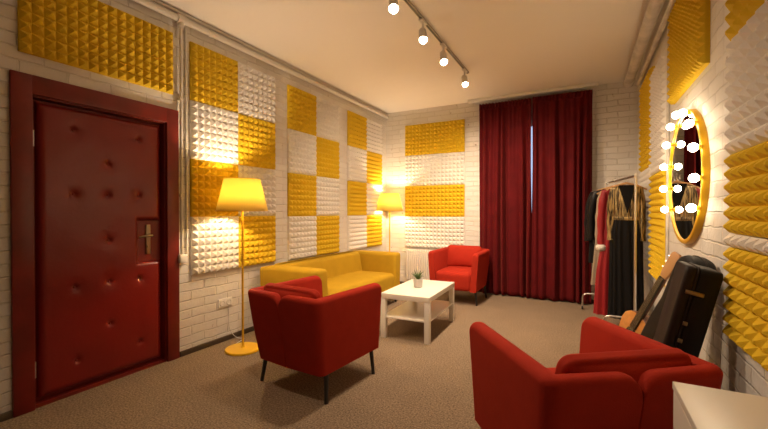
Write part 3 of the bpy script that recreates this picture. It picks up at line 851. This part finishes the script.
garment('dress', 'dress', 4.58, 'long bright red costume dress with fluffy cream cuffs, second on the rack',
        [(1.46, .06, .03, 0), (1.435, .16, .040, .005), (1.25, .14, .045, .01), (1.05, .13, .045, .02)], M['redcloth'],
        skirt=[(1.055, .13, .045, .02), (.6, .19, .055, .05), (.15, .215, .06, .06)], m_skirt=M['redcloth'],
        sleeve=(.56, .042, .034, .026), cuff=M['whitefur'], off=-.065, rz=RO, seed=4, pleats=6)
garment('robe', 'robe', 4.74, 'beige robe between the red dress and the black jackets on the rack',
        [(1.45, .06, .03, 0), (1.425, .15, .040, .005), (1.1, .17, .045, .02), (.42, .22, .05, .05)], M['beige'],
        sleeve=(.5, .04, .045, .02), off=-.06, rz=RO, seed=5, pleats=5)
garment('jacket', 'jacket', 4.90, 'shiny black leather jacket hanging behind the beige robe',
        [(1.47, .07, .035, 0), (1.44, .19, .05, .005), (1.1, .18, .055, .01), (.85, .185, .055, .02)], M['leatherjkt'],
        sleeve=(.52, .05, .042, .045), off=-.045, rz=RO, seed=6, pleats=4)
garment('coat', 'coat', 5.08, 'long black coat at the curtain end of the rack',
        [(1.47, .07, .035, 0), (1.44, .19, .05, .005), (1.1, .19, .055, .01), (.62, .20, .055, .03)], M['blackcloth'],
        sleeve=(.55, .05, .045, .04), off=-.04, rz=RO, seed=9, pleats=5)

# ---------------------------------------------------------------- guitar and cases
def lean_frame(base, top, face):
    """matrix: local y from base to top, local z the facing normal"""
    b_ = Vector(base); y = (Vector(top)-b_).normalized(); z = Vector(face); z = (z-y*z.dot(y)).normalized(); x = y.cross(z)
    m = Matrix((x, y, z)).transposed().to_4x4(); m.translation = b_
    return m
def guitar_outline(n=72, k=1.0):
    """half widths along the body length 0..0.49"""
    key = [(0, 0), (.012, .075), (.04, .130), (.09, .176), (.14, .190), (.20, .175), (.255, .132), (.29, .120), (.33, .128), (.38, .143), (.43, .135), (.465, .100), (.482, .055), (.488, 0)]
    def hw_(t):
        for a, b_ in zip(key[:-1], key[1:]):
            if a[0] <= t <= b_[0]:
                s = (t-a[0])/(b_[0]-a[0]); s = s*s*(3-2*s)*.4+s*.6
                return a[1]+(b_[1]-a[1])*s
        return 0
    ts = [.488*(1-math.cos(PI*i/(n//2)))/2 for i in range(n//2+1)]
    R_ = [(hw_(t)*k, t*k) for t in ts]; L_ = [(-x, y) for x, y in reversed(R_[1:-1])]
    return R_+L_
gm = lean_frame((.162, 3.22, .065), (.510, 3.0, .935), (-.90, -.43, .0)) @ Matrix.Scale(1.0, 4)
gt = empty('acoustic_guitar', (0, 0, 0)); gt.matrix_world = gm; tag(gt, 'amber topped acoustic guitar leaning on the wall behind the cases', 'guitar')
GS = 1.0
bd = MB().extrude(guitar_outline(), -.095, -.003, .004).build('body', M['mahog'], gt, angle=50)
MB().extrude([(x*.985, .244+(y-.244)*.985) for x, y in guitar_outline()], -.004, .0, .001).build('soundboard', M['spruce'], gt, angle=50)
MB().lathe([(.001, .0015), (.048, .0015), (.050, .0005)], 36, Matrix.Translation((0, .335, 0)), cap=False).build('sound_hole', M['ebony'], bd)
MB().rbox(-.075, .075, .135, .160, 0, .008, .003, 2, 1).build('bridge', M['ebony'], bd)
MB().add([(-.028, .385, .0), (.028, .385, .0), (.022, .80, .0), (-.022, .80, .0), (-.028, .385, .010), (.028, .385, .010), (.022, .80, .010), (-.022, .80, .010)],
         [(0, 3, 2, 1), (4, 5, 6, 7), (0, 1, 5, 4), (1, 2, 6, 5), (2, 3, 7, 6), (3, 0, 4, 7)]).build('fingerboard', M['ebony'], gt, smooth=False)
MB().rbox(-.024, .024, .47, .80, -.020, .001, .008, 3, 1).build('neck', M['mahog'], gt)
hs = MB().extrude([(-.024, .80), (.024, .80), (.036, .84), (.037, .97), (.022, .985), (-.022, .985), (-.037, .97), (-.036, .84)], -.014, .004, .003).build('headstock', M['maple'], gt, angle=30)
st = MB()
for k in range(6): st.tube([(-.020+k*.008, .15, .010), (-.017+k*.0068, .80, .013)], .0006, 4)
st.build('strings', M['strings'], gt)
for k in range(3):
    for sg in (-1, 1):
        MB().tube([(sg*.036, .86+k*.04, -.005), (sg*.052, .86+k*.04, -.005)], [.003, .007], 8).build('tuning_peg', M['chrome'], hs)

# rounded hard case behind
def case_outline(L_, wt, wb, round_top, n=10):
    """long case: wide rounded bottom, narrower rounded top"""
    key = [(0, wb*.70), (.03, wb*.88), (.10, wb), (.22, wb*.98), (.36, wb*.86), (.50, wb*.78), (.62, (wb*.68)), (.72, wt*1.02), (.86, wt)]
    R_ = [(k[1], k[0]*L_) for k in key]
    for i in range(n+1):
        a = i/n*PI/2; R_.append((wt-round_top+round_top*math.cos(a), L_-round_top+round_top*math.sin(a)))
    L2 = [(-x, y) for x, y in reversed(R_)]
    return R_+L2
m1 = lean_frame((.262, 2.64, .045), (.505, 2.425, .955), (-.92, -.39, .2))
c1 = empty('guitar_case', (0, 0, 0)); c1.matrix_world = m1; tag(c1, 'black round-topped guitar case leaning between the guitar and the squarer case', 'guitar case', 'guitar cases')
MB().extrude(case_outline(1.0, .088, .165, .080), -.055, .055, .022).build('shell', M['casecloth'], c1, angle=50)
MB().extrude(case_outline(1.004, .092, .169, .083), -.006, .006, .003).build('seam_band', M['caseedge'], c1, angle=50)
MB().tube([(.135, .42, 0), (.168, .42, 0), (.162, .54, 0), (.120, .54, 0)], .008, 8).build('handle', M['caseedge'], c1)
# squarer hard case, its latch side towards the camera
m2 = lean_frame((.245, 2.218, .02), (.468, 2.218, .97), (-1, .0, .2))
c2_ = empty('guitar_case', (0, 0, 0)); c2_.matrix_world = m2; tag(c2_, 'black square-topped hard guitar case with brass latches, nearest the yellow foam', 'guitar case', 'guitar cases')
ol2 = case_outline(.975, .105, .155, .03)
MB().extrude(ol2, -.068, .020, .012).build('shell', M['casecloth'], c2_, angle=50)
MB().extrude(ol2, .022, .068, .012).build('lid', M['caseedge'], c2_, angle=50)
MB().extrude([(x*1.01, y) for x, y in case_outline(.978, .105, .155, .03)], .017, .025, .003).build('seam_band', M['caseedge'], c2_, angle=50)
for (y, hl) in ((.86, .030), (.72, .004), (.64, .004), (.55, .008)):
    # which local side faces the camera: x = y cross z
    sx = 1 if (m2.to_3x3() @ Vector((1, 0, 0))).y < 0 else -1
    hwid = .1055 if y > .72 else .107+(.72-y)*.06
    xs = sorted((sx*(hwid-.004), sx*(hwid+.007)))
    MB().rbox(xs[0], xs[1], y-.009, y+.009, .020-hl*1.0-.010, .020+hl*.9, .003, 2, 1).build('latch', M['brass'], c2_)

# ---------------------------------------------------------------- world, camera
w_ = bpy.data.worlds.new('World'); sc.world = w_; w_.use_nodes = True
bg = w_.node_tree.nodes['Background']; bg.inputs[0].default_value = (.42, .50, .72, 1); bg.inputs[1].default_value = .9
cam = bpy.data.cameras.new('Camera'); cam.sensor_width = 36; cam.lens = 380.8/768*36; cam.clip_start = .02
co = bpy.data.objects.new('Camera', cam); col.objects.link(co)
co.location = (0, 0, 1.2239); co.rotation_euler = (PI/2-.0097, 0, .4851)
sc.camera = co
sc.view_settings.view_transform = 'Standard'; sc.view_settings.look = 'None'; sc.view_settings.gamma = 1
sc.view_settings.use_curve_mapping = False; sc.view_settings.exposure = 1.0
